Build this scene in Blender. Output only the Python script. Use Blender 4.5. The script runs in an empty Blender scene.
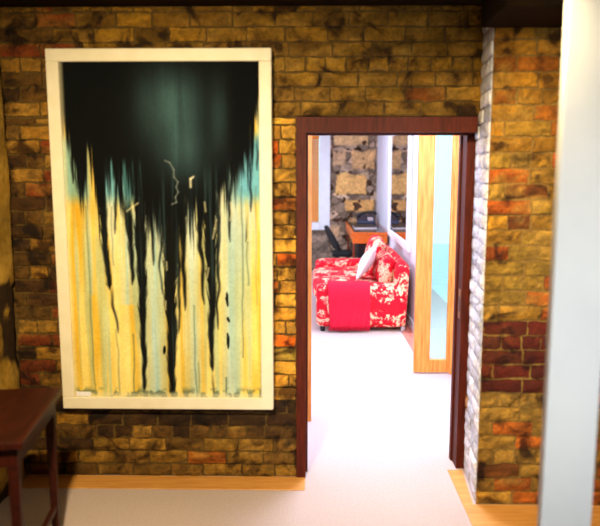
import bpy, bmesh, math, random
import numpy as np
from mathutils import Vector, Matrix
random.seed(7)
RNG = np.random.RandomState(11)
SC = bpy.context.scene
COL = SC.collection

# ------------------------------------------------------------------ colour / noise
def lin(c):
    c = np.asarray(c, float) / 255.0
    return np.where(c <= 0.04045, c / 12.92, ((c + 0.055) / 1.055) ** 2.4)
def lin4(r, g, b):
    v = lin((r, g, b)); return (float(v[0]), float(v[1]), float(v[2]), 1.0)
def vnoise(x, y, seed=0):
    r = np.random.RandomState(seed).rand(256, 256)
    xi = np.floor(x).astype(int); yi = np.floor(y).astype(int)
    fx = x - xi; fy = y - yi
    fx = fx * fx * (3 - 2 * fx); fy = fy * fy * (3 - 2 * fy)
    a = r[xi % 256, yi % 256]; b = r[(xi + 1) % 256, yi % 256]
    c = r[xi % 256, (yi + 1) % 256]; d = r[(xi + 1) % 256, (yi + 1) % 256]
    return (a * (1 - fx) + b * fx) * (1 - fy) + (c * (1 - fx) + d * fx) * fy
def fbm(x, y, seed=0, o=4):
    t = 0; a = 0.5; s = 0
    for k in range(o):
        t = t + a * vnoise(x * 2 ** k, y * 2 ** k, seed + k); s += a; a *= 0.5
    return t / s
def sstep(a, b, x):
    t = np.clip((x - a) / (b - a), 0, 1); return t * t * (3 - 2 * t)

# ------------------------------------------------------------------ materials
def nodes(name):
    m = bpy.data.materials.new(name); m.use_nodes = True
    nt = m.node_tree; b = nt.nodes['Principled BSDF']
    return m, nt, b
def coords(nt, scale=(1, 1, 1)):
    t = nt.nodes.new('ShaderNodeTexCoord'); mp = nt.nodes.new('ShaderNodeMapping')
    mp.inputs['Scale'].default_value = scale
    nt.links.new(t.outputs['Object'], mp.inputs['Vector']); return mp.outputs['Vector']
def noise(nt, vec, scale, detail=4, dist=0.0):
    n = nt.nodes.new('ShaderNodeTexNoise'); n.inputs['Scale'].default_value = scale
    n.inputs['Detail'].default_value = detail; n.inputs['Distortion'].default_value = dist
    nt.links.new(vec, n.inputs['Vector']); return n.outputs['Fac']
def ramp(nt, fac, stops, mode='LINEAR'):
    r = nt.nodes.new('ShaderNodeValToRGB'); cr = r.color_ramp; cr.interpolation = mode
    while len(cr.elements) < len(stops): cr.elements.new(0.5)
    for e, (p, c) in zip(cr.elements, stops): e.position = p; e.color = lin4(*c)
    nt.links.new(fac, r.inputs['Fac']); return r.outputs['Color']
def bump(nt, b, fac, strength, dist=0.01):
    n = nt.nodes.new('ShaderNodeBump'); n.inputs['Strength'].default_value = strength
    n.inputs['Distance'].default_value = dist
    nt.links.new(fac, n.inputs['Height']); nt.links.new(n.outputs['Normal'], b.inputs['Normal'])
def mottled(name, c1, c2, scale=8, rough=0.6, bs=0.1, stretch=(1, 1, 1), metal=0.0, dist=0.0, spec=0.5):
    m, nt, b = nodes(name); v = coords(nt, stretch); f = noise(nt, v, scale, 5, dist)
    nt.links.new(ramp(nt, f, [(0.3, c1), (0.7, c2)]), b.inputs['Base Color'])
    b.inputs['Roughness'].default_value = rough; b.inputs['Metallic'].default_value = metal
    b.inputs['Specular IOR Level'].default_value = spec
    if bs: bump(nt, b, f, bs)
    return m
def painted(name, rough=0.8, fine=60, bs=0.3, spec=0.3, soot=False, low=205):
    """takes the surface pattern stored with the mesh, plus fine grain"""
    m, nt, b = nodes(name); a = nt.nodes.new('ShaderNodeAttribute'); a.attribute_name = 'pattern'
    v = coords(nt); f = noise(nt, v, fine, 4)
    mx = nt.nodes.new('ShaderNodeMix'); mx.data_type = 'RGBA'; mx.blend_type = 'MULTIPLY'
    mx.inputs['Factor'].default_value = 1.0
    nt.links.new(a.outputs['Color'], mx.inputs['A'])
    nt.links.new(ramp(nt, f, [(0.25, (low, low, low)), (0.6, (255, 255, 255))]), mx.inputs['B'])
    res = mx.outputs['Result']
    if soot:
        m2 = nt.nodes.new('ShaderNodeMix'); m2.data_type = 'RGBA'; m2.blend_type = 'MULTIPLY'; m2.inputs['Factor'].default_value = 1.0
        nt.links.new(res, m2.inputs['A']); nt.links.new(ramp(nt, noise(nt, v, 9, 6, 0.6), [(0.36, (112, 98, 80)), (0.48, (232, 226, 216)), (0.7, (255, 255, 255))]), m2.inputs['B']); res = m2.outputs['Result']
    nt.links.new(res, b.inputs['Base Color'])
    b.inputs['Roughness'].default_value = rough; b.inputs['Specular IOR Level'].default_value = spec
    if bs: bump(nt, b, f, bs)
    return m

M = {}
M['brick'] = painted('brick', 0.85, 60, 0.7, 0.25, soot=True)
M['whitewash'] = painted('whitewash', 0.85, 60, 0.6, 0.25)
M['stone'] = painted('stone', 0.9, 30, 0.5, 0.2)
M['canvas'] = painted('canvas', 0.8, 90, 0.04, 0.04, low=238)
M['cream_frame'] = mottled('cream_frame', (222, 215, 190), (230, 224, 204), 12, 0.5, 0.02)
M['carpet'] = mottled('carpet', (180, 164, 162), (194, 178, 176), 90, 0.95, 0.25, spec=0.1)
M['white_wall'] = mottled('white_wall', (214, 214, 228), (224, 224, 238), 5, 0.7, 0.02)
M['white_paint'] = mottled('white_paint', (226, 230, 236), (236, 240, 244), 7, 0.4, 0.02)
M['post_paint'] = mottled('post_paint', (205, 207, 206), (216, 217, 214), 4, 0.5, 0.03)
M['dark_ceiling'] = mottled('dark_ceiling', (30, 20, 10), (44, 30, 14), 6, 0.9, 0.1, spec=0.1)
M['dark_plaster'] = mottled('dark_plaster', (70, 58, 42), (92, 76, 54), 6, 0.9, 0.05)
M['jamb_wood'] = mottled('jamb_wood', (58, 18, 9), (88, 30, 13), 14, 0.55, 0.05, (6, 6, 0.6), spec=0.15)
M['orange_wood'] = mottled('orange_wood', (196, 112, 36), (226, 152, 70), 10, 0.4, 0.04, (6, 6, 0.5))
M['floor_wood'] = mottled('floor_wood', (190, 128, 56), (214, 158, 84), 10, 0.5, 0.05, (0.6, 6, 6))
M['red_floor_wood'] = mottled('red_floor_wood', (176, 96, 86), (204, 132, 118), 10, 0.45, 0.05, (6, 0.6, 6))
M['table_wood'] = mottled('table_wood', (38, 12, 7), (60, 20, 11), 9, 0.45, 0.04, (5, 0.6, 5), spec=0.2)
M['desk_wood'] = mottled('desk_wood', (206, 88, 10), (228, 116, 24), 9, 0.4, 0.03, (4, 0.6, 4))
M['desk_leg'] = mottled('desk_leg', (98, 34, 16), (132, 52, 24), 9, 0.4, 0.03, (4, 4, 0.6))
M['black_top'] = mottled('black_top', (22, 20, 22), (34, 31, 33), 20, 0.2, 0.0)
M['black_plastic'] = mottled('black_plastic', (14, 15, 19), (24, 25, 30), 20, 0.4, 0.02)
M['black_cloth'] = mottled('black_cloth', (10, 10, 12), (22, 22, 25), 60, 0.9, 0.2)
M['blue_black'] = mottled('blue_black', (38, 44, 66), (58, 66, 96), 30, 0.3, 0.02)
M['pale_metal'] = mottled('pale_metal', (214, 196, 196), (234, 220, 220), 20, 0.35, 0.0, metal=0.3)
M['chrome'] = mottled('chrome', (196, 204, 214), (222, 228, 236), 20, 0.15, 0.0, metal=1.0)
M['brass'] = mottled('brass', (128, 84, 40), (164, 116, 62), 30, 0.35, 0.02, metal=0.8)
M['throw'] = mottled('throw', (196, 20, 48), (210, 32, 62), 120, 0.9, 0.4, spec=0.15)
M['white_cloth'] = mottled('white_cloth', (226, 226, 238), (238, 238, 246), 60, 0.9, 0.1, spec=0.1)
M['blind_wood'] = mottled('blind_wood', (226, 126, 20), (240, 152, 40), 8, 0.5, 0.02, (0.6, 5, 5))
M['paving'] = mottled('paving', (196, 216, 214), (212, 230, 228), 6, 0.9, 0.1)
def floral():
    m, nt, b = nodes('floral_cloth'); v = coords(nt)
    big = noise(nt, v, 6.5, 3, 1.0); vein = noise(nt, v, 24, 2, 1.5)
    mx = nt.nodes.new('ShaderNodeMath'); mx.operation = 'MULTIPLY_ADD'
    mx.inputs[1].default_value = 0.42
    nt.links.new(vein, mx.inputs[0]); nt.links.new(big, mx.inputs[2])
    c = ramp(nt, mx.outputs[0], [(0.0, (204, 12, 34)), (0.735, (206, 14, 40)), (0.755, (226, 96, 92)), (0.795, (240, 200, 166)), (0.87, (240, 204, 168)), (0.90, (210, 40, 50))])
    nt.links.new(c, b.inputs['Base Color']); b.inputs['Roughness'].default_value = 0.8
    b.inputs['Specular IOR Level'].default_value = 0.2
    bump(nt, b, noise(nt, v, 150, 2), 0.15); return m
M['floral'] = floral()
def glass(name, tint, gloss=0.08):
    m = bpy.data.materials.new(name); m.use_nodes = True; nt = m.node_tree; nt.nodes.clear()
    o = nt.nodes.new('ShaderNodeOutputMaterial'); t = nt.nodes.new('ShaderNodeBsdfTransparent')
    g = nt.nodes.new('ShaderNodeBsdfGlossy'); x = nt.nodes.new('ShaderNodeMixShader')
    t.inputs['Color'].default_value = lin4(*tint); g.inputs['Roughness'].default_value = 0.02
    x.inputs['Fac'].default_value = gloss
    nt.links.new(t.outputs[0], x.inputs[1]); nt.links.new(g.outputs[0], x.inputs[2]); nt.links.new(x.outputs[0], o.inputs[0])
    return m
M['pane'] = glass('pane', (228, 250, 250))
def mirror():
    m, nt, b = nodes('mirror_glass'); v = coords(nt)
    nt.links.new(ramp(nt, noise(nt, v, 2), [(0, (214, 216, 220)), (1, (222, 224, 228))]), b.inputs['Base Color'])
    b.inputs['Metallic'].default_value = 1; b.inputs['Roughness'].default_value = 0.02; return m
M['mirror'] = mirror()

# ------------------------------------------------------------------ object helpers
def wloc(p):
    v = Vector((0, 0, 0))
    while p is not None: v = v + p.location; p = p.parent
    return v
def obj(name, bm, mat, parent=None, smooth=False, bev=0.0, seg=2, origin=None):
    """bm is modelled in world space; links ONE mesh object"""
    if bev:
        bmesh.ops.bevel(bm, geom=[e for e in bm.edges], offset=bev, segments=seg, affect='EDGES', profile=0.5, clamp_overlap=True)
    bmesh.ops.recalc_face_normals(bm, faces=bm.faces)
    off = wloc(parent) if parent else Vector((0, 0, 0))
    loc = Vector(origin) if origin is not None else Vector((0, 0, 0))
    bmesh.ops.translate(bm, verts=bm.verts, vec=-(off + loc))
    me = bpy.data.meshes.new(name); bm.to_mesh(me); bm.free()
    if smooth:
        for p in me.polygons: p.use_smooth = True
    me.materials.append(M[mat]); o = bpy.data.objects.new(name, me); COL.objects.link(o)
    o.location = loc
    if parent: o.parent = parent
    return o
def tag(o, label, cat, group=None):
    o['label'] = label; o['category'] = cat
    if group: o['group'] = group
    return o
def thing(name, label, cat, loc, group=None):
    o = bpy.data.objects.new(name, None); COL.objects.link(o); o.location = loc; o.empty_display_size = 0.1
    return tag(o, label, cat, group)
def struct(o): o['kind'] = 'structure'; return o
def BM(): return bmesh.new()
def box(bm, a, b):
    x0, y0, z0 = a; x1, y1, z1 = b
    vs = [bm.verts.new(p) for p in ((x0, y0, z0), (x1, y0, z0), (x1, y1, z0), (x0, y1, z0), (x0, y0, z1), (x1, y0, z1), (x1, y1, z1), (x0, y1, z1))]
    for f in ((0, 3, 2, 1), (4, 5, 6, 7), (0, 1, 5, 4), (1, 2, 6, 5), (2, 3, 7, 6), (3, 0, 4, 7)): bm.faces.new([vs[i] for i in f])
    return vs
def prism(bm, poly, lo, hi, axis='z'):
    def P(a, b, t): return {'z': (a, b, t), 'y': (a, t, b), 'x': (t, a, b)}[axis]
    lo_v = [bm.verts.new(P(a, b, lo)) for a, b in poly]; hi_v = [bm.verts.new(P(a, b, hi)) for a, b in poly]
    n = len(poly); bm.faces.new(lo_v[::-1]); bm.faces.new(hi_v)
    for i in range(n): bm.faces.new([lo_v[i], lo_v[(i + 1) % n], hi_v[(i + 1) % n], hi_v[i]])
def soft(bm, c, s, r, n=8, puff=(0, 0, 0), rot=None):
    """rounded, slightly puffed box"""
    t = bmesh.new(); bmesh.ops.create_cube(t, size=2.0)
    bmesh.ops.subdivide_edges(t, edges=t.edges[:], cuts=n, use_grid_fill=True)
    h = Vector(s) * 0.5
    for v in t.verts:
        p = v.co.copy(); q = Vector((p.x * h.x, p.y * h.y, p.z * h.z))
        inn = Vector(tuple(max(-(h[i] - r), min(h[i] - r, q[i])) for i in range(3)))
        d = q - inn
        if d.length > 1e-9: q = inn + d.normalized() * min(r, d.length * 1.0 if d.length < r else r)
        w = [math.cos(p[i] * math.pi / 2) for i in range(3)]
        q.x += puff[0] * p.x * w[1] * w[2]; q.y += puff[1] * p.y * w[0] * w[2]; q.z += puff[2] * p.z * w[0] * w[1]
        if rot is not None: q = rot @ q
        v.co = q + Vector(c)
    me = bpy.data.meshes.new('tmp'); t.to_mesh(me); t.free(); bm.from_mesh(me); bpy.data.meshes.remove(me)
def tube(bm, pts, r, n=10):
    pts = [Vector(p) for p in pts]; rings = []
    for i, p in enumerate(pts):
        d = (pts[min(i + 1, len(pts) - 1)] - pts[max(i - 1, 0)]).normalized()
        up = Vector((0, 0, 1)) if abs(d.z) < 0.9 else Vector((1, 0, 0))
        a = d.cross(up).normalized(); b = d.cross(a).normalized(); rr = r[i] if isinstance(r, (list, tuple)) else r
        rings.append([bm.verts.new(p + (a * math.cos(2 * math.pi * k / n) + b * math.sin(2 * math.pi * k / n)) * rr) for k in range(n)])
    for A, B in zip(rings, rings[1:]):
        for k in range(n): bm.faces.new([A[k], A[(k + 1) % n], B[(k + 1) % n], B[k]])
    bm.faces.new(rings[0][::-1]); bm.faces.new(rings[-1])
def raw(name, verts, faces, cols, mat, parent=None, smooth=True):
    off = wloc(parent) if parent else Vector((0, 0, 0))
    V = np.asarray(verts, float) - np.array(off)
    me = bpy.data.meshes.new(name); me.from_pydata(V.tolist(), [], faces if isinstance(faces, list) else faces.tolist())
    at = me.color_attributes.new('pattern', 'FLOAT_COLOR', 'POINT')
    c = np.ones((len(V), 4)); c[:, :3] = lin(np.clip(cols, 0, 255)); at.data.foreach_set('color', c.ravel())
    me.materials.append(M[mat]); me.polygons.foreach_set('use_smooth', [smooth] * len(me.polygons))
    o = bpy.data.objects.new(name, me); COL.objects.link(o)
    if parent: o.parent = parent
    return o
def sheet(O, U, W, N, nu, nw, fn, thick):
    """relief panel: fn(u,w)->(rgb, height); closed at the back"""
    O, U, W, N = (np.array(a, float) for a in (O, U, W, N))
    u, w = np.meshgrid(np.linspace(0, 1, nu), np.linspace(0, 1, nw))
    rgb, h = fn(u, w)
    P = O + u[..., None] * U + w[..., None] * W + h[..., None] * N
    verts = P.reshape(-1, 3); cols = rgb.reshape(-1, 3)
    i = np.arange(nu * nw).reshape(nw, nu)
    f = np.stack([i[:-1, :-1], i[:-1, 1:], i[1:, 1:], i[1:, :-1]], -1).reshape(-1, 4)
    b = len(verts)
    back = np.array([O - N * thick, O + U - N * thick, O + U + W - N * thick, O + W - N * thick])
    verts = np.vstack([verts, back]); cols = np.vstack([cols, np.full((4, 3), 110.0)])
    F = f.tolist(); F.append([b + 3, b + 2, b + 1, b])
    F.append(i[0, :].tolist()[::-1] + [b, b + 1]); F.append(i[-1, :].tolist() + [b + 2, b + 3])
    F.append(i[:, 0].tolist() + [b + 3, b]); F.append(i[:, -1].tolist()[::-1] + [b + 1, b + 2])
    return verts, F, cols

# ------------------------------------------------------------------ brickwork
class Bricks:
    def __init__(s): s.sm = 0.0; s.smc = (156, 120, 52); s.v = []; s.f = []; s.c = []
    def add(s, V, F, Cc):
        b = len(s.v); s.v += [tuple(p) for p in V]; s.f += [[i + b for i in q] for q in F]; s.c += [tuple(c) for c in Cc]
    def core(s, poly, z0, z1, col):
        n = len(poly); V = [(x, y, z0) for x, y in poly] + [(x, y, z1) for x, y in poly]
        F = [list(range(n))[::-1], list(range(n, 2 * n))] + [[i, (i + 1) % n, n + (i + 1) % n, n + i] for i in range(n)]
        s.add(V, F, [col] * (2 * n))
    def field(s, O, U, N, L, z0, z1, palette, holes=(), bl=0.205, bh=0.0765, gap=0.011, rough=0.006, seed=1, stagger=True):
        R = random.Random(seed); O = np.array(O, float); U = np.array(U, float); U /= np.linalg.norm(U); N = np.array(N, float)
        row = 0; z = z0
        while z < z1 - 0.02:
            h = min(bh, z1 - z); u = -bl * ((0.5 if row % 2 else 0.0) + R.random() * 0.12) if stagger else 0.0
            header = (row % 4 == 3)
            while u < L:
                l = (bl * 0.52 if header else bl) * R.uniform(0.9, 1.12)
                a, b = max(u, 0), min(u + l, L)
                u += l
                if b - a < 0.03: continue
                mu, mz = (a + b) / 2, z + h / 2
                if any(x0 < mu < x1 and y0 < mz < y1 for x0, x1, y0, y1 in holes): continue
                s.brick(O, U, N, a + gap / 2, b - gap / 2, z + gap / 2, z + h - gap / 2, palette(mu, mz, R), rough, R)
            z += bh; row += 1
    def brick(s, O, U, N, a, b, z0, z1, col, rough, R):
        nu, nz = 7, 4; pr = 0.007 + R.random() * 0.008; sx, sy = R.random() * 90, R.random() * 90
        col, vari = col
        uu, zz = np.meshgrid(np.linspace(0, 1, nu), np.linspace(0, 1, nz))
        jit = fbm(uu * 3 + sx, zz * 2 + sy, 5, 2) - 0.5
        smear = (0.25 if col[0] < 100 else 1.0) * sstep(0.5, 0.62, fbm((uu * (b - a) + a) * 9 + O[0] * 3, (zz * (z1 - z0) + z0) * 14, 17, 4))[..., None]
        edge = np.minimum(np.minimum(uu, 1 - uu) * (b - a) / 0.02, np.minimum(zz, 1 - zz) * (z1 - z0) / 0.015)
        d = pr - 0.005 * (1 - np.clip(edge, 0, 1)) + jit * rough * 2
        pu = a + uu * (b - a) + (fbm(uu * 4 + sy, zz * 4 + sx, 9, 2) - 0.5) * 0.016
        pz = z0 + zz * (z1 - z0) + (fbm(uu * 4 + sx, zz * 4 + sy, 13, 2) - 0.5) * 0.016
        P = O + pu[..., None] * U + d[..., None] * N; P[..., 2] += pz
        t = fbm(uu * 4 + sy, zz * 3 + sx, 21, 3)[..., None]
        C = np.array(col, float) * (1 - 0.75 * smear * s.sm) + np.array(s.smc, float) * 0.75 * smear * s.sm
        C = C * (1 + (t - 0.5) * vari)
        V = P.reshape(-1, 3); C = C.reshape(-1, 3); i = np.arange(nu * nz).reshape(nz, nu)
        F = np.stack([i[:-1, :-1], i[:-1, 1:], i[1:, 1:], i[1:, :-1]], -1).reshape(-1, 4).tolist()
        ring = i[0, :].tolist() + i[1:, -1].tolist() + i[-1, -2::-1].tolist() + i[-2:0:-1, 0].tolist()
        base = []
        for k in ring:
            q = V[k] - N * (d.reshape(-1)[k] + 0.002); base.append(q)
        n = len(V); V = np.vstack([V, np.array(base)]); C = np.vstack([C, C[ring] * 0.8])
        m = len(ring)
        for k in range(m): F.append([ring[(k + 1) % m], ring[k], n + k, n + (k + 1) % m])
        s.add(V, F, C)
def pick(R, *items):
    tot = sum(w for w, _ in items); t = R.random() * tot
    for w, c in items:
        t -= w
        if t <= 0: break
    k = R.uniform(0.86, 1.12); return (min(250, c[0] * k), min(250, c[1] * k * 0.97), min(250, c[2] * k * 0.74))

# front wall -------------------------------------------------------
def pal_wall(u, z, R):
    x = -1.66 + u
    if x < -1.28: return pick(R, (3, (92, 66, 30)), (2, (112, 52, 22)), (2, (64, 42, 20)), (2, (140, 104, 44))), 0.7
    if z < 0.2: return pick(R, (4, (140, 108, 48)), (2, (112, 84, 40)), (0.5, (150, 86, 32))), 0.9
    if z < 0.46: return pick(R, (5, (50, 32, 16)), (2, (84, 60, 30)), (1, (120, 90, 44))) , 0.9  # blackish bricks: the painting's cast shadow is put into the colour here
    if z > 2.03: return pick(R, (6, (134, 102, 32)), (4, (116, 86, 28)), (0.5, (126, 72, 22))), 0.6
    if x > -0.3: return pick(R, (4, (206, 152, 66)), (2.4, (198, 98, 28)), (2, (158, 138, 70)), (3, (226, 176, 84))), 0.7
    return pick(R, (4, (140, 104, 44)), (1, (140, 80, 30))), 0.7
def pal_pier(u, z, R):
    if z > 1.85: return pick(R, (4, (164, 118, 40)), (1.5, (152, 92, 30)), (1, (170, 132, 56))), 0.6
    if z > 0.965: return pick(R, (4, (164, 122, 48)), (2.6, (168, 86, 30)), (2, (138, 110, 50)), (1, (100, 56, 24))), 0.9
    if z > 0.575: return (pick(R, (5, (86, 28, 20)), (2, (66, 24, 20)), (1, (40, 32, 32)))), 0.5
    return pick(R, (4, (156, 122, 62)), (1.4, (172, 96, 38)), (2, (132, 102, 50)), (1, (112, 66, 30))), 0.8
def pal_reveal(u, z, R):
    if R.random() < 0.05: return pick(R, (1, (170, 130, 116)), (1, (150, 130, 124))), 0.8
    return pick(R, (3, (218, 224, 306)), (2, (206, 214, 296)), (1, (228, 232, 310))), 0.35
bw = Bricks(); mort = (96, 74, 32); bw.sm = 0.75
bw.core([(-1.8, 3.6), (-0.085, 3.6), (-0.085, 3.74), (-1.8, 3.74)], 0, 2.6, mort)
bw.core([(-0.085, 3.6), (0.92, 3.6), (0.92, 3.74), (-0.085, 3.74)], 2.035, 2.6, mort)
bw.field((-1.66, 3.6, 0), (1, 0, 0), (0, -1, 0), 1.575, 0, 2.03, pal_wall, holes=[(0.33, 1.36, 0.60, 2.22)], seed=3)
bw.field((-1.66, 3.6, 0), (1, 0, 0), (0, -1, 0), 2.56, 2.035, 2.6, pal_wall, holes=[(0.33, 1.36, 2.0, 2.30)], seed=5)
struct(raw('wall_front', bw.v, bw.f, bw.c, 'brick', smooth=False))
bp = Bricks(); bp.sm = 0.9
bp.core([(0.872, 3.3), (1.8, 3.3), (1.8, 3.9), (0.92, 3.9), (0.907, 3.72)], 0, 2.6, (140, 108, 50))
bp.field((0.868, 3.3, 0), (1, 0, 0), (0, -1, 0), 0.93, 0, 2.6, (lambda u, z, R: pal_pier(u, z, R)), seed=9)
br = Bricks()
br.core([(0.8705, 3.306), (0.88, 3.306), (0.915, 3.72), (0.9055, 3.72)], 0, 2.6, (200, 200, 212))
br.field((0.907, 3.72, 0), (-0.035, -0.42, 0), (-1, 0.083, 0), 0.42, 0, 2.6, pal_reveal, seed=12, bl=0.22, rough=0.004)
struct(raw('wall_right', bp.v, bp.f, bp.c, 'brick', smooth=False)); struct(raw('wall_reveal', br.v, br.f, br.c, 'whitewash', smooth=False))

# left rough stone wall ---------------------------------------------
def stone_left(u, w):
    X = u * 3.6 * 5; Y = w * 2.6 * 5
    f = fbm(X * 0.7, Y * 0.7, 31, 5); g = fbm(X * 2.5, Y * 2.5, 41, 3)
    c = np.array((176, 138, 52.)) * (0.62 + 0.6 * f[..., None]) + (g[..., None] - 0.5) * 40
    hole = sstep(0.44, 0.36, fbm(X * 0.9 + 9, Y * 1.3 + 3, 51, 4))[..., None]
    c = c * (1 - hole) + np.array((52, 36, 18.)) * hole
    crack = sstep(0.985, 0.995, u + (g - 0.5) * 0.012)[..., None]
    c = c * (1 - crack) + np.array((16, 10, 6.)) * crack
    return c, (f - 0.5) * 0.035 + (g - 0.5) * 0.012 - hole[..., 0] * 0.012 - crack[..., 0] * 0.02
v, f, c = sheet((-1.632, 0.0, 0), (0, 3.6, 0), (0, 0, 2.6), (1, 0, 0), 170, 110, stone_left, 0.15)
struct(raw('wall_left', v, f, c, 'stone'))

# far stone wall -----------------------------------------------------
def far_stone(u, w):
    X = u * 0.9 + 0.28; Z = w * 2.7
    rgb = np.zeros(u.shape + (3,)); h = np.zeros(u.shape)
    n = fbm(X * 7, Z * 7, 61, 5); n2 = fbm(X * 22, Z * 22, 71, 3)
    rub = fbm(X * 9 + 4, Z * 9, 81, 3)
    # irregular rubble cells
    R = random.Random(4); pts = np.array([(R.uniform(0.2, 1.3), R.uniform(0, 2.7)) for _ in range(150)])
    xx = X + (n - 0.5) * 0.10; zz = Z + (n2 - 0.5) * 0.06
    D = np.sqrt((xx[..., None] - pts[:, 0]) ** 2 + ((zz[..., None] - pts[:, 1]) * 1.3) ** 2)
    D.sort(axis=-1) if False else None
    idx = D.argmin(-1); d1 = np.sort(D, -1); edge = d1[..., 1] - d1[..., 0]
    tone = np.array([R.uniform(0.7, 1.15) for _ in range(150)])[idx][..., None]
    rgb = np.array((200, 172, 144.)) * tone * (0.7 + 0.6 * n[..., None])
    j = sstep(0.03, 0.0, edge)[..., None]; rgb = rgb * (1 - j) + np.array((128, 106, 88.)) * j
    h = 0.02 - 0.03 * j[..., 0] + (n - 0.5) * 0.02
    # big sandstone blocks
    for (x0, x1, z0, z1, cc) in ((0.37, 0.98, 2.16, 2.66, (186, 152, 108)), (0.66, 1.10, 1.74, 2.10, (184, 146, 100)), (0.34, 0.60, 1.82, 2.10, (176, 144, 110)),
                                 (0.40, 0.96, 1.32, 1.70, (198, 154, 94)), (0.56, 1.08, 1.02, 1.26, (190, 144, 86)), (0.62, 1.1, 0.5, 0.96, (172, 140, 100)), (0.3, 0.5, 0.56, 0.8, (160, 130, 100))):
        k = np.minimum(np.minimum(X - x0, x1 - X), np.minimum(Z - z0, z1 - Z)) + (n - 0.5) * 0.09
        a = sstep(-0.005, 0.03, k)[..., None]
        rgb = rgb * (1 - a) + np.array(cc, float) * (0.92 + 0.40 * n[..., None] + 0.26 * n2[..., None]) * a
        h = h * (1 - a[..., 0]) + (0.035 + 0.012 * (n2 - 0.5)) * a[..., 0]
    d = sstep(0.31, 0.26, rub)[..., None]; rgb = rgb * (1 - d) + np.array((92, 64, 46.)) * d
    return rgb, h - d[..., 0] * 0.02
v, f, c = sheet((0.28, 11.55, 0), (0.9, 0, 0), (0, 0, 2.7), (0, -1, 0), 150, 400, far_stone, 0.2)
struct(raw('wall_back', v, f, c, 'stone'))

# ------------------------------------------------------------------ shell
bm = BM(); box(bm, (-2.7, -1.6, -0.12), (1.8, 11.8, 0)); struct(obj('floor', bm, 'carpet'))
def trim(name, a, b, mat):
    bm = BM(); box(bm, a, b); return struct(obj(name, bm, mat, bev=0.002, seg=1))
trim('trim_1', (-1.66, 3.43, 0), (-0.035, 3.585, 0.006), 'floor_wood')
bm = BM(); prism(bm, [(0.80, 3.05), (1.7, 3.05), (1.7, 3.285), (0.853, 3.285), (0.885, 3.69), (0.80, 3.69)], 0, 0.006)
struct(obj('trim_2', bm, 'floor_wood'))
trim('trim_3', (0.985, 5.66, 0), (1.12, 9.6, 0.006), 'red_floor_wood')
bm = BM(); box(bm, (-1.9, -1.6, 2.6), (1.9, 3.74, 2.75)); struct(obj('ceiling', bm, 'dark_ceiling'))
bm = BM(); box(bm, (0.80, 2.86, 2.42), (1.8, 3.28, 2.6)); struct(obj('trim_4', bm, 'dark_ceiling', bev=0.006))
bm = BM(); box(bm, (-1.9, -1.75, 0), (1.9, -1.6, 2.6)); struct(obj('wall_behind', bm, 'dark_plaster'))
bm = BM(); box(bm, (1.6, -1.6, 0), (1.75, 3.28, 2.6)); struct(obj('wall_side', bm, 'dark_plaster'))
bm = BM(); box(bm, (-1.9, -1.6, 0), (-1.8, 3.6, 2.6)); struct(obj('wall_left_backing', bm, 'dark_plaster'))
# white painted post close to the camera on the right
bm = BM(); box(bm, (0.738, 2.0, 0), (0.90, 2.035, 2.6)); struct(obj('trim_5', bm, 'post_paint', bev=0.004))

# far room shell
bm = BM(); box(bm, (-2.7, 3.74, 2.7), (1.8, 11.8, 2.85)); struct(obj('ceiling_far', bm, 'white_paint'))
bm = BM(); box(bm, (-2.85, 3.74, 0), (-2.7, 11.8, 2.7)); struct(obj('wall_far_left', bm, 'white_wall'))
bm = BM(); box(bm, (-2.7, 3.741, 0), (-0.10, 3.80, 2.7)); box(bm, (-0.10, 3.741, 2.035), (0.90, 3.90, 2.7)); box(bm, (0.905, 3.905, 0), (1.6, 3.95, 2.7))
struct(obj('wall_lining', bm, 'white_wall'))
bm = BM(); box(bm, (1.12, 6.95, 0), (1.24, 11.7, 2.7)); box(bm, (1.12, 5.66, 2.25), (1.24, 6.95, 2.7)); struct(obj('wall_far_right', bm, 'white_wall'))
bm = BM(); box(bm, (1.5, 3.8, 0), (1.62, 5.66, 2.7)); box(bm, (1.285, 5.60, 0), (1.5, 5.66, 2.7)); box(bm, (0.85, 5.60, 2.28), (1.285, 5.66, 2.7)); struct(obj('wall_return', bm, 'white_wall'))
trim('baseboard_right', (1.104, 6.97, 0), (1.119, 11.5, 0.10), 'white_paint')
# left part of far wall, around its window
wx0, wx1, wz0, wz1 = -0.95, 0.13, 0.85, 2.35
bm = BM(); box(bm, (-2.7, 11.55, 0), (wx0, 11.75, 2.7)); box(bm, (wx0, 11.55, 0), (wx1, 11.75, wz0)); box(bm, (wx0, 11.55, wz1), (wx1, 11.75, 2.7)); box(bm, (wx1, 11.55, 0), (0.28, 11.75, 2.7))
bmesh.ops.remove_doubles(bm, verts=bm.verts, dist=1e-5)
v2, f2, c2 = sheet((-2.7, 11.53, 0), (2.98, 0, 0), (0, 0, wz0 - 0.1), (0, -1, 0), 260, 70,
                   lambda u, w: (np.array((136, 118, 102.)) * (0.45 + 1.1 * fbm(u * 26, w * 8, 91, 4)[..., None]), (fbm(u * 22, w * 7, 92, 4) - 0.5) * 0.05), 0.1)
struct(obj('wall_far', bm, 'white_wall')); struct(raw('wall_far_base', v2, f2, c2, 'stone'))
bm = BM()
box(bm, (wx1, 11.47, wz0 - 0.13), (0.31, 11.549, 2.5)); box(bm, (wx0 - 0.16, 11.47, wz0 - 0.13), (wx0, 11.549, 2.5))
box(bm, (wx0, 11.47, wz1), (wx1, 11.549, 2.5)); box(bm, (wx0, 11.45, wz0 - 0.13), (wx1, 11.549, wz0))
win = struct(obj('window_1', bm, 'white_paint', bev=0.003, seg=1))
bm = BM(); box(bm, (wx0, 11.66, wz0), (wx1, 11.664, wz1)); obj('pane', bm, 'pane', win)
bl = thing('venetian_blind', 'orange timber venetian blind in the white window at the far left', 'blind', (-0.41, 11.53, wz1))
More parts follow.
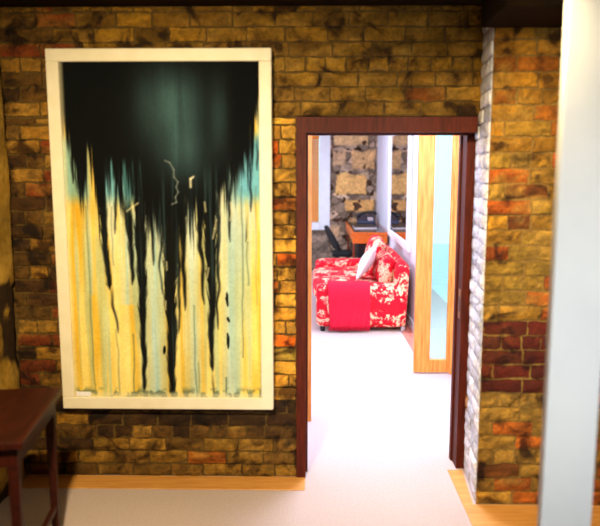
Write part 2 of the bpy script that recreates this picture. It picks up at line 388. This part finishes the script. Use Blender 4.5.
bm = BM(); box(bm, (wx0 + 0.01, 11.50, wz1 - 0.05), (wx1 - 0.01, 11.55, wz1 - 0.002)); obj('headrail', bm, 'blind_wood', bl, bev=0.003)
bm = BM(); z = wz0 + 0.05
while z < wz1 - 0.06:
    bx = box(bm, (wx0 + 0.012, 11.505, z), (wx1 - 0.012, 11.552, z + 0.004))
    bmesh.ops.rotate(bm, verts=bx, cent=(0, 11.53, z), matrix=Matrix.Rotation(math.radians(48), 3, 'X')); z += 0.042
obj('slats', bm, 'blind_wood', bl)
bm = BM(); box(bm, (wx0 + 0.012, 11.505, wz0 + 0.006), (wx1 - 0.012, 11.55, wz0 + 0.026)); obj('bottom_rail', bm, 'blind_wood', bl, bev=0.003)

# door frame between the rooms -----------------------------------------
bm = BM()
box(bm, (-0.085, 3.575, 0), (-0.033, 3.73, 2.03)); box(bm, (0.856, 3.72, 0), (0.903, 3.90, 2.03)); box(bm, (-0.033, 3.575, 1.95), (0.876, 3.73, 2.03))
df = struct(obj('door_1', bm, 'jamb_wood'))
bm = BM(); box(bm, (-0.033, 3.66, 0), (-0.022, 3.70, 1.95)); box(bm, (0.845, 3.83, 0), (0.856, 3.87, 1.95)); box(bm, (-0.022, 3.66, 1.939), (0.847, 3.70, 1.95)); obj('door_stop', bm, 'jamb_wood', df)
bm = BM(); box(bm, (0.8525, 3.735, 0.90), (0.856, 3.79, 1.07)); sp = obj('strike_plate', bm, 'brass', df, bev=0.001, seg=1)
bm = BM(); box(bm, (0.8515, 3.75, 0.94), (0.8525, 3.775, 1.03)); obj('latch_slot', bm, 'black_plastic', sp)
# timber lining at the left past the doorway, and partition behind it
bm = BM(); box(bm, (-0.10, 4.44, 0), (-0.002, 4.56, 2.7)); struct(obj('trim_6', bm, 'orange_wood', bev=0.004))
bm = BM(); box(bm, (-0.20, 3.801, 0), (-0.10, 4.56, 2.7)); struct(obj('wall_partition', bm, 'white_wall'))
# glazed timber door standing open on the right
bm = BM()
box(bm, (0.885, 5.56, 0.012), (1.02, 5.60, 2.27)); box(bm, (1.165, 5.56, 0.012), (1.283, 5.60, 2.27)); box(bm, (1.02, 5.56, 0.012), (1.165, 5.60, 0.125)); box(bm, (1.02, 5.56, 2.15), (1.165, 5.60, 2.27))
gd = struct(obj('door_2', bm, 'orange_wood', bev=0.003, seg=1))
bm = BM(); box(bm, (1.012, 5.578, 0.118), (1.172, 5.583, 2.158)); obj('pane', bm, 'pane', gd)
bm = BM(); box(bm, (1.19, 5.545, 0.0), (1.283, 5.559, 2.27)); obj('edge_stile', bm, 'orange_wood', gd, bev=0.003, seg=1)
bm = BM(); box(bm, (1.25, 5.66, -0.14), (9, 16, -0.02)); struct(obj('ground', bm, 'paving'))

# ------------------------------------------------------------------ painting
art = thing('framed_painting', 'large abstract painting of black drips over yellow in a cream frame on brick', 'painting', (-0.81, 3.58, 0.43))
px0, px1, pz0, pz1 = -1.388, -0.212, 0.43, 2.375; fw = 0.066
bm = BM()
for a, b in (((px0, pz0), (px1, pz0 + fw)), ((px0, pz1 - fw), (px1, pz1)), ((px0, pz0 + fw), (px0 + fw, pz1 - fw)), ((px1 - fw, pz0 + fw), (px1, pz1 - fw))):
    box(bm, (a[0], 3.515, a[1]), (b[0], 3.575, b[1]))
obj('frame', bm, 'cream_frame', art, bev=0.004, seg=1)
CX0, CX1, CY0, CY1 = 60., 263., 60., 398.
def art_fn(u, w):
    x = CX0 + u * (CX1 - CX0); y = CY1 - w * (CY1 - CY0)       # painting's own measure
    nx = fbm(x * 0.11, y * 0.006 + 2, 101, 4); ny = fbm(x * 0.35, y * 0.012, 111, 3); n = fbm(x * 0.05, y * 0.04, 121, 4)
    def C(*a): return np.array(a, float)
    def mix(a, b, t): return a * (1 - t[..., None]) + b * t[..., None]
    base = mix(np.broadcast_to(C(226, 182, 58), x.shape + (3,)), C(240, 218, 124), sstep(0.3, 0.7, nx))
    base = mix(base, C(222, 158, 24), sstep(300, 180, y) * sstep(115, 70, x) * 0.75)
    base = mix(base, C(238, 222, 150), sstep(0.55, 0.75, ny) * 0.6)
    pale = np.clip(np.exp(-((x - 148) / 13) ** 2) + 0.9 * np.exp(-((x - 229) / 9) ** 2) + 0.8 * np.exp(-((x - 190) / 9) ** 2) + 0.5 * np.exp(-((x - 84) / 3) ** 2) * (y < 290) + .7 * np.exp(-((x - 122) / 8) ** 2) * (y < 300), 0, 1)
    base = mix(base, C(176, 212, 220), pale * (0.55 + 0.5 * ny))
    base = mix(base, C(216, 224, 204), sstep(290, 205, y) * sstep(0.38, 0.55, ny) * sstep(90, 105, x) * 0.8)
    blue = sstep(0.5, 0.68, fbm(x * 0.16 + 7, y * 0.004, 131, 3)) * sstep(150, 260, y) * 0.35
    base = mix(base, C(120, 182, 200), blue)
    # teal band
    teal = sstep(122, 140, y) * sstep(204, 184, y)
    base = mix(base, C(94, 172, 204), teal * (sstep(222, 246, x) + sstep(92, 80, x) * 0.75 + 0.9 * ((x > 98) & (x < 150))).clip(0, 1) * 0.9)
    # solid dark mass
    ctrl = [(60, 118), (66, 128), (70, 176), (74, 190), (80, 188), (84, 150), (90, 150), (93, 200), (99, 206), (104, 172), (110, 166), (116, 176), (122, 172), (128, 194), (134, 190),
            (140, 212), (152, 200), (162, 226), (176, 228), (186, 206), (195, 196), (204, 214), (214, 214), (222, 196), (228, 176), (233, 168), (240, 160), (248, 150), (254, 142), (260, 124), (263, 112)]
    cx, cy = zip(*ctrl)
    lim = np.interp(x, cx, cy) + 12 * sstep(60, 100, x) * sstep(262, 235, x) + 3 + (vnoise(x * 0.55, x * 0 + 3, 141) - 0.5) * 34 + (vnoise(x * 1.3, x * 0 + 5, 142) - 0.5) * 20
    fine = fbm(x * 0.9, y * 0.025, 201, 3)
    dk = sstep(16, -14, y - lim + (fine - 0.5) * 38)
    dk = dk * (1 - 0.55 * sstep(0.58, 0.74, fine) * sstep(-24, -4, y - lim))
    # drips: x, top, end, half width top, half width end, feather
    for (dx, y0, y1, w0, w1, bend) in ((96, 150, 285, 5.2, 2.4, 7), (104, 270, 330, 2.2, 0.7, 6), (75, 130, 192, 3.0, 1.5, 1), (69, 130, 178, 1.8, 1, 1), (125, 170, 280, 6.5, 1.2, 2), (112, 160, 228, 2, .7, 0),
                                       (139, 160, 392, 8.0, 1.8, -3), (151, 160, 260, 3.5, .8, 0), (169, 160, 397, 12.0, 3.0, -2), (184, 160, 306, 5.5, 1, -3), (211, 160, 370, 10, 1.6, -1), (210, 360, 396, 1.2, .6, 1),
                                       (200, 160, 300, 4.5, 1, 1), (219, 160, 326, 3.2, .7, -2), (232, 150, 236, 3, .6, -2), (241, 150, 160, 1.6, .6, -1), (253, 130, 206, 1.8, .7, -1), (250, 200, 236, .9, .5, -3),
                                       (247, 150, 172, 1.2, .5, 0), (259, 120, 165, 1.3, .5, 0), (158, 180, 290, 2.2, .6, 0), (178, 190, 330, 3.5, .7, -3)):
        t = np.clip((y - y0) / (y1 - y0), 0, 1); c0 = dx + bend * t + (fbm(y * 0.05 + dx, y * 0 + 1, 151, 2) - 0.5) * 4
        ww = (w0 + (w1 - w0) * t ** 0.8) * (0.55 + 0.9 * fbm(y * 0.16 + np.abs(x - c0) * 0.8 + dx * 3, x * 0.25, 161, 4)) * np.clip((y1 - y) / 6, 0, 1)
        m = sstep(ww + 1.5, ww - 1.4, np.abs(x - c0)) * sstep(y0, y0 + 40, y) * (y < y1)
        dk = np.maximum(dk, m * 0.97)
    for (dx, y0, y1) in ((227.5, 286, 302), (228, 312, 318), (226.5, 328, 346), (158.5, 342, 352)):
        m = sstep(1.2, 0.6, ((x - dx - (fbm(y * .15, y * 0, 3, 2) - .5) * 3) / 1.7) ** 2 + ((y - (y0 + y1) / 2) / ((y1 - y0) / 2)) ** 2); dk = np.maximum(dk, m)
    # thin long runs
    for (dx, y0, y1, a) in ((82, 200, 396, .45), (109, 325, 398, .4), (125.5, 330, 398, .6), (108, 200, 260, .4), (192, 300, 398, .5), (243, 180, 355, .55), (249, 235, 280, .5), (258, 180, 300, .3), (195, 360, 396, .4), (225, 375, 396, .8)):
        m = np.exp(-((x - dx - (fbm(y * .04 + dx, y * 0, 5, 2) - .5) * 3) / 0.9) ** 2) * (y > y0) * (y < y1); base = mix(base, C(70, 96, 86), m * a)
    # dark colour with a green-teal bloom
    dark = np.broadcast_to(C(13, 15, 17), x.shape + (3,))
    bl_ = np.exp(-((x - 176) / 27) ** 2 - ((y - 96) / 30) ** 2) + 0.75 * np.exp(-((x - 184) / 24) ** 2 - ((y - 145) / 30) ** 2) + 0.5 * np.exp(-((x - 222) / 9) ** 2 - ((y - 112) / 36) ** 2) + 0.35 * np.exp(-((x - 150) / 20) ** 2 - ((y - 110) / 40) ** 2)
    dark = mix(dark, C(72, 108, 116), np.clip(bl_ * (0.45 + 0.75 * nx), 0, 1) * 0.85)
    st = sstep(0.52, 0.7, fbm(x * 0.3, y * 0.01, 171, 3)) * sstep(150, 165, y) * sstep(212, 185, y) * (x > 100) * (x < 140)
    dark = mix(dark, C(70, 124, 134), st * 0.8)
    dark = mix(dark, C(44, 66, 70), sstep(0.5, 0.75, ny) * sstep(150, 180, y) * 0.6)
    out = mix(base, dark, dk)
    # scratched pale marks
    def line(out, pts, wd, col, a):
        for (ax, ay), (bx, by) in zip(pts, pts[1:]):
            L2 = (bx - ax) ** 2 + (by - ay) ** 2; t = np.clip(((x - ax) * (bx - ax) + (y - ay) * (by - ay)) / L2, 0, 1)
            d = np.hypot(x - ax - t * (bx - ax), y - ay - t * (by - ay)); out = mix(out, C(*col), np.exp(-(d / wd) ** 2) * a)
        return out
    out = line(out, [(165, 155), (170, 157), (174, 164), (174, 171), (178, 176), (176, 181), (178, 186), (175, 191), (176, 196), (171, 198)], 0.7, (150, 160, 158), 0.6)
    out = line(out, [(194, 171), (191, 173), (191, 181)], 1.1, (226, 220, 190), 0.9)
    for pts in ([(124, 205), (131, 200), (136, 197)], [(213, 232), (215, 222), (217, 213)], [(205, 196), (206, 205)], [(208, 262), (206, 272)], [(164, 256), (164, 264)], [(162, 296), (161, 305)], [(232, 196), (233, 208), (231, 214)]):
        out = line(out, pts, 0.9, (214, 208, 160), 0.7)
    # spotty lower edge, paper margins
    g = sstep(0.5, 0.64, fbm(x * 0.16, y * 0.16, 181, 3)) * sstep(384, 394, y); out = mix(out, C(76, 96, 80), g * 0.85)
    g2 = sstep(66, 62, x) + sstep(391, 395, y); out = mix(out, C(222, 214, 178), np.clip(g2, 0, 1) * 0.55)
    out = out * (0.93 + 0.14 * n[..., None])
    return out, np.zeros(x.shape)
v, f, c = sheet((px0 + fw - 0.004, 3.529, pz0 + fw - 0.004), (px1 - px0 - 2 * fw + 0.008, 0, 0), (0, 0, pz1 - pz0 - 2 * fw + 0.008), (0, -1, 0), 290, 440, art_fn, 0.01)
raw('canvas', v, f, c, 'canvas', art)
bm = BM(); box(bm, (px0 + fw + 0.008, 3.5265, pz0 + fw + 0.004), (px0 + fw + 0.09, 3.528, pz0 + fw + 0.03)); obj('title_card', bm, 'white_cloth', art)

# ------------------------------------------------------------------ console table at the left
tb = thing('console_table', 'narrow dark brown wooden table against the left stone wall', 'table', (-1.34, 2.6, 0))
tx0, tx1, ty0, ty1, th = -1.565, -1.115, 2.28, 2.92, 0.75
bm = BM(); box(bm, (tx0, ty0, th - 0.03), (tx1, ty1, th)); obj('tabletop', bm, 'table_wood', tb, bev=0.005)
bm = BM(); i = 0.03
for a, b in (((tx0 + i, ty0 + i, th - 0.11), (tx1 - i, ty0 + i + 0.018, th - 0.03)), ((tx0 + i, ty1 - i - 0.018, th - 0.11), (tx1 - i, ty1 - i, th - 0.03)),
             ((tx0 + i, ty0 + i + .018, th - 0.11), (tx0 + i + 0.018, ty1 - i - .018, th - 0.03)), ((tx1 - i - 0.018, ty0 + i + .018, th - 0.11), (tx1 - i, ty1 - i - .018, th - 0.03))): box(bm, a, b)
obj('apron', bm, 'table_wood', tb)
for lx in (tx0 + 0.035, tx1 - 0.065):
    for ly in (ty0 + 0.035, ty1 - 0.065):
        bm = BM(); vs = box(bm, (lx - 0.006, ly - 0.006, 0), (lx + 0.036, ly + 0.036, th - 0.03))
        for q in vs[:4]: q.co.x += (0.006 if q.co.x < lx + .015 else -0.006); q.co.y += (0.006 if q.co.y < ly + .015 else -0.006)
        obj('leg', bm, 'table_wood', tb, bev=0.003)
for lx in (tx0 + 0.04, tx1 - 0.06):
    bm = BM(); box(bm, (lx, ty0 + 0.07, 0.17), (lx + 0.022, ty1 - 0.06, 0.20)); obj('stretcher', bm, 'table_wood', tb, bev=0.003)
bm = BM(); box(bm, (tx0 + 0.06, 2.59, 0.175), (tx1 - 0.06, 2.612, 0.195)); obj('stretcher', bm, 'table_wood', tb, bev=0.003)
tb.rotation_euler.z = math.radians(8)

# ------------------------------------------------------------------ sofa
sf = thing('sofa', 'small red sofa with cream floral print against the right wall of the far room', 'sofa', (0.55, 8.0, 0))
SX0, SX1, SY0, SY1 = 0.035, 1.05, 7.03, 9.05
bm = BM(); soft(bm, (0.55, 8.04, 0.20), (0.96, 1.98, 0.30), 0.03, 8); obj('base', bm, 'floral', sf, True)
bm = BM(); soft(bm, (0.54, SY0 + 0.13, 0.282), (0.98, 0.26, 0.464), 0.06, 10, (0, 0.012, 0.012)); obj('arm', bm, 'floral', sf, True)
bm = BM(); soft(bm, (0.54, SY1 - 0.13, 0.30), (0.98, 0.26, 0.50), 0.06, 10, (0, 0.012, 0.012)); obj('arm', bm, 'floral', sf, True)
bm = BM(); soft(bm, (0.985, 8.04, 0.40), (0.15, 2.0, 0.70), 0.07, 12, (0.01, 0, 0.015), Matrix.Rotation(math.radians(3), 3, 'Y')); obj('backrest', bm, 'floral', sf, True)
for cy in (7.665, 8.415):
    bm = BM(); soft(bm, (0.42, cy, 0.395), (0.80, 0.745, 0.15), 0.055, 10, (0.01, 0, 0.03)); obj('seat_cushion', bm, 'floral', sf, True)
for cy, hh, a, xc in ((7.67, 0.33, 12, 0.845), (8.40, 0.45, 12, 0.80)):
    bm = BM(); soft(bm, (xc, cy, 0.475 + hh / 2 - 0.02), (0.16, 0.72, hh), 0.075, 10, (0.04, 0.01, 0.02), Matrix.Rotation(math.radians(a), 3, 'Y')); obj('back_cushion', bm, 'floral', sf, True)
for fx in (0.12, 1.0):
    for fy in (7.09, 8.98):
        bm = BM(); tube(bm, [(fx, fy, 0.0), (fx, fy, 0.012), (fx, fy, 0.055)], [0.02, 0.028, 0.03], 14)
        o = obj('foot', bm, 'chrome' if fx > 0.5 else 'black_plastic', sf)
# throw hanging over the near arm
bm = BM(); path = [(7.27, 0.528), (7.22, 0.535), (7.14, 0.538), (7.08, 0.532), (7.035, 0.515), (7.008, 0.48), (6.998, 0.44)] + [(6.995 - 0.004 * math.sin(k), 0.44 - 0.0385 * k) for k in range(1, 11)]
nx_ = 30; rows = []
for k, (yy, zz) in enumerate(path):
    row = []
    for i in range(nx_ + 1):
        t = i / nx_; hang = max(0, (0.44 - zz) / 0.39)
        x = 0.175 + 0.455 * t + (0.022 * hang * (0.5 - t)) + 0.012 * hang
        dy = 0.010 * math.sin(t * 14 + k * 0.25) * hang + 0.006 * math.sin(t * 31 + k * 0.5) * hang
        z_ = zz + (0.004 * math.sin(t * 11) if k < 6 else 0)
        row.append(bm.verts.new((x, yy - 0.010 - abs(dy), z_)))
    rows.append(row)
for A, B in zip(rows, rows[1:]):
    for i in range(nx_): bm.faces.new([A[i], A[i + 1], B[i + 1], B[i]])
th_o = obj('throw_blanket', bm, 'throw', None, True, origin=(0.4, 7.1, 0.55))
sm = th_o.modifiers.new('thick', 'SOLIDIFY'); sm.thickness = 0.008; sm.offset = 0
tag(th_o, 'plain crimson throw blanket hanging over the near arm of the floral sofa', 'blanket')
bm = BM()
for k in range(52):
    x = 0.185 + 0.44 * k / 51; l = random.uniform(0.016, 0.032)
    tube(bm, [(x, 6.983, 0.058), (x + random.uniform(-.003, .003), 6.982, 0.045), (x + random.uniform(-.005, .005), 6.982, 0.055 - l)], 0.003, 5)
obj('fringe', bm, 'throw', th_o)
# white scatter cushion
bm = BM(); soft(bm, (0, 0, 0), (0.09, 0.44, 0.42), 0.03, 12, (0.03, 0, 0)); 
for q in bm.verts:
    e = max(abs(q.co.y), abs(q.co.z)) / 0.22; q.co.x *= max(0.12, math.cos(min(1, e) * math.pi / 2) ** 0.6)
bmesh.ops.rotate(bm, verts=bm.verts, cent=(0, 0, 0), matrix=Matrix.Rotation(math.radians(-8), 3, 'Z') @ Matrix.Rotation(math.radians(29), 3, 'Y'))
bmesh.ops.translate(bm, verts=bm.verts, vec=(0.64, 7.62, 0.70))
cu = obj('scatter_cushion', bm, 'white_cloth', None, True, origin=(0.6, 7.8, 0.48)); tag(cu, 'white scatter cushion leaning on the back of the floral sofa', 'cushion')

# ------------------------------------------------------------------ desk with laptop, phone; chair
dk = thing('desk', 'orange timber writing desk with black inset top by the stone wall', 'desk', (0.85, 10.55, 0))
DX0, DX1, DY0, DY1, DZ = 0.575, 1.095, 9.45, 11.42, 0.865
bm = BM(); box(bm, (DX0, DY0, DZ - 0.03), (DX1, DY1, DZ)); box(bm, (DX0 + .01, DY0 + .01, DZ - 0.16), (DX1 - .01, DY0 + 0.035, DZ - 0.03)); box(bm, (DX0 + .01, DY0 + .035, DZ - 0.13), (DX0 + .035, DY1 - .01, DZ - 0.03)); box(bm, (DX0 + .035, DY1 - .035, DZ - 0.13), (DX1 - .01, DY1 - .01, DZ - 0.03))
obj('desktop', bm, 'desk_wood', dk, bev=0.003, seg=1)
bm = BM(); box(bm, (DX0 + 0.03, DY0 + 0.03, DZ), (DX1 - 0.02, DY1 - 0.02, DZ + 0.004)); obj('writing_inset', bm, 'black_top', dk)
for lx, ly in ((DX0 + .012, DY0 + .036), (DX1 - .05, DY0 + .036), (DX0 + .036, DY1 - .075), (DX1 - .05, DY1 - .075)):
    bm = BM(); box(bm, (lx, ly, 0), (lx + 0.035, ly + 0.035, DZ - 0.03)); obj('leg', bm, 'desk_leg', dk, bev=0.003, seg=1)
bm = BM(); box(bm, (0.68, 9.60, 0.06), (1.075, 11.2, DZ - 0.04)); pd = obj('drawer_pedestal', bm, 'black_plastic', dk, bev=0.004)
for k in range(3):
    bm = BM(); box(bm, (0.672, 9.62, 0.09 + k * 0.235), (0.68, 11.18, 0.31 + k * 0.235)); obj('drawer_front', bm, 'black_plastic', pd, bev=0.002, seg=1)
lp = thing('laptop', 'closed dark laptop with pale front edge on the desk', 'laptop', (0.83, 10.45, DZ + 0.004))
zb = DZ + 0.0046
bm = BM(); box(bm, (0.645, 10.0, zb), (0.985, 10.5, zb + 0.018)); obj('base', bm, 'pale_metal', lp, bev=0.003)
bm = BM(); box(bm, (0.647, 10.004, zb + 0.018), (0.983, 10.5, zb + 0.032)); obj('lid', bm, 'black_plastic', lp, bev=0.003)
ph = thing('telephone', 'blue-black desk telephone with curved handset behind the laptop', 'telephone', (0.92, 11.1, zb))
bm = BM(); prism(bm, [(10.92, zb), (11.26, zb), (11.26, zb + 0.13), (11.20, zb + 0.135), (10.92, zb + 0.045)], 0.76, 1.05, 'x'); obj('body', bm, 'blue_black', ph, bev=0.008)
bm = BM(); tube(bm, [(0.745, 11.0, zb + .075), (0.76, 11.0, zb + .12), (0.81, 11.03, zb + .155), (0.90, 11.06, zb + .180), (1.0, 11.06, zb + .188), (1.05, 11.05, zb + .175), (1.065, 11.05, zb + .14)], [0.03, 0.036, 0.026, 0.022, 0.024, 0.034, 0.03], 12); obj('handset', bm, 'black_plastic', ph, True)
bm = BM()
for a in range(4):
    for b in range(3):
        yk = 10.95 + a * 0.035; zk = zb + 0.045 + (yk - 10.92) * 0.3214
        box(bm, (0.93 + b * .03, yk, zk - 0.002), (0.952 + b * .03, yk + 0.022, zk + 0.013))
obj('keypad', bm, 'pale_metal', ph)
tube_c = []
oc = thing('office_chair', 'black office chair with tapered leaning back beside the desk', 'chair', (0.44, 10.35, 0))
bm = BM(); prism(bm, [(-0.19, 0.0), (0.19, 0.0), (0.21, 0.14), (0.16, 0.30), (0.07, 0.40), (0.0, 0.425), (-0.07, 0.40), (-0.16, 0.30), (-0.21, 0.14)], -0.025, 0.025, 'x')
bmesh.ops.rotate(bm, verts=bm.verts, cent=(0, 0, 0), matrix=Matrix.Rotation(math.radians(12), 3, 'Z') @ Matrix.Rotation(math.radians(-27), 3, 'Y'))
bmesh.ops.translate(bm, verts=bm.verts, vec=(0.40, 10.33, 0.52)); obj('backrest', bm, 'black_cloth', oc, bev=0.012)
bm = BM(); soft(bm, (0.47, 10.28, 0.46), (0.32, 0.42, 0.07), 0.03, 8, (0, 0, 0.01)); obj('seat', bm, 'black_cloth', oc, True)
bm = BM(); tube(bm, [(0.40, 10.3, 0.42), (0.44, 10.33, 0.425), (0.405, 10.33, 0.48), (0.40, 10.33, 0.60)], 0.014, 8); obj('back_bracket', bm, 'chrome', oc, True)
for s in (-0.16, 0.16):
    bm = BM(); tube(bm, [(0.43, 10.33 + s, 0.57), (0.44, 10.33 + s, 0.575)], 0.022, 10); obj('adjuster_knob', bm, 'chrome', oc)
bm = BM(); tube(bm, [(0.40, 10.3, 0.10), (0.40, 10.3, 0.43)], 0.025, 12); obj('column', bm, 'black_plastic', oc)
for k in range(5):
    a = math.radians(72 * k + 150); c_, s_ = math.cos(a), math.sin(a)
    bm = BM(); tube(bm, [(0.40, 10.3, 0.11), (0.40 + 0.22 * c_, 10.3 + 0.22 * s_, 0.075)], [0.022, 0.014], 8); lg = obj('leg', bm, 'black_plastic', oc)
    bm = BM(); tube(bm, [(0.40 + .21 * c_ - .015 * s_, 10.3 + .21 * s_ + .015 * c_, 0.03), (0.40 + .21 * c_ + .015 * s_, 10.3 + .21 * s_ - .015 * c_, 0.03)], 0.03, 12); obj('caster', bm, 'black_plastic', lg)

# ------------------------------------------------------------------ mirror
mr = thing('wall_mirror', 'tall mirror in a pale frame on the right wall above the sofa', 'mirror', (1.119, 8.4, 0.83))
bm = BM(); y0, y1, z0, z1, w_ = 7.42, 9.5, 0.83, 2.3, 0.2
for a, b in (((y0, z0), (y1, z0 + 0.09)), ((y0, z1 - 0.09), (y1, z1)), ((y0, z0 + .09), (y0 + w_, z1 - .09)), ((y1 - 0.09, z0 + .09), (y1, z1 - .09))): box(bm, (1.085, a[0], a[1]), (1.119, b[0], b[1]))
obj('frame', bm, 'white_paint', mr, bev=0.004, seg=1)
bm = BM(); box(bm, (1.103, y0 + w_ - .005, z0 + 0.085), (1.112, y1 - 0.085, z1 - 0.085)); obj('mirror_glass', bm, 'mirror', mr)

# ------------------------------------------------------------------ camera
cam = bpy.data.cameras.new('camera'); co = bpy.data.objects.new('camera', cam); COL.objects.link(co)
cam.sensor_width = 36; cam.sensor_fit = 'HORIZONTAL'; cam.lens = 660 / 600 * 36
co.location = (0, 0, 1.75); co.rotation_euler = (math.radians(82), 0, math.radians(1.04))
cam.dof.use_dof = True; cam.dof.focus_distance = 5.0; cam.dof.aperture_fstop = 1.5; cam.clip_start = 0.05
SC.camera = co

# ------------------------------------------------------------------ light
def area(name, loc, aim, size, size_y, power, col, spread=180):
    l = bpy.data.lights.new(name, 'AREA'); l.shape = 'RECTANGLE'; l.size = size; l.size_y = size_y; l.energy = power; l.color = col; l.spread = math.radians(spread)
    o = bpy.data.objects.new(name, l); COL.objects.link(o); o.location = loc
    o.rotation_euler = (Vector(aim) - Vector(loc)).to_track_quat('-Z', 'Y').to_euler(); return o
WARM = (1.0, 0.77, 0.42); COOL = (0.80, 0.84, 1.0)
def spot(name, loc, aim, power, col, angle, blend=1.0, r=0.06):
    l = bpy.data.lights.new(name, 'SPOT'); l.energy = power; l.color = col; l.spot_size = math.radians(angle); l.spot_blend = blend; l.shadow_soft_size = r
    o = bpy.data.objects.new(name, l); COL.objects.link(o); o.location = loc
    o.rotation_euler = (Vector(aim) - Vector(loc)).to_track_quat('-Z', 'Y').to_euler(); return o
spot('gallery_lamp', (-0.62, 1.0, 2.5), (-0.74, 3.6, 0.78), 500, WARM, 94)
spot('pier_lamp', (0.42, 1.9, 2.5), (1.15, 3.3, 1.1), 250, WARM, 86)
area('room_fill', (-0.2, -0.9, 2.4), (-0.4, 3.0, 0.3), 1.0, 0.8, 14, (1.0, 0.82, 0.55))
area('post_fill', (0.9, -1.45, 1.5), (0.82, 2.0, 1.2), 0.8, 1.2, 8, (0.92, 0.96, 1.0), 40)  # added fill light to brighten the white post, not a real window
area('left_daylight', (-2.6, 7.6, 1.6), (1.0, 7.2, 0.9), 4.0, 1.9, 155, COOL)
area('far_ceiling_light', (0.2, 7.6, 2.66), (0.2, 7.4, 0), 1.6, 4.5, 80, COOL)
area('passage_fill', (0.45, 4.7, 2.66), (0.45, 4.4, 0), 0.8, 0.9, 120, (0.74, 0.79, 1.0))  # unseen fill added to brighten the doorway floor and the open door's timber
area('courtyard_daylight', (2.6, 6.3, 2.2), (0.8, 6.6, 0.3), 1.5, 1.5, 110, (0.95, 0.95, 1.0))
w = bpy.data.worlds.new('sky'); SC.world = w; w.use_nodes = True
bg = w.node_tree.nodes['Background']; bg.inputs['Color'].default_value = (0.88, 1.0, 0.99, 1); bg.inputs['Strength'].default_value = 1.5
vs = SC.view_settings; vs.view_transform = 'Standard'; vs.look = 'None'; vs.gamma = 1.0; vs.exposure = 0.0; vs.use_curve_mapping = False
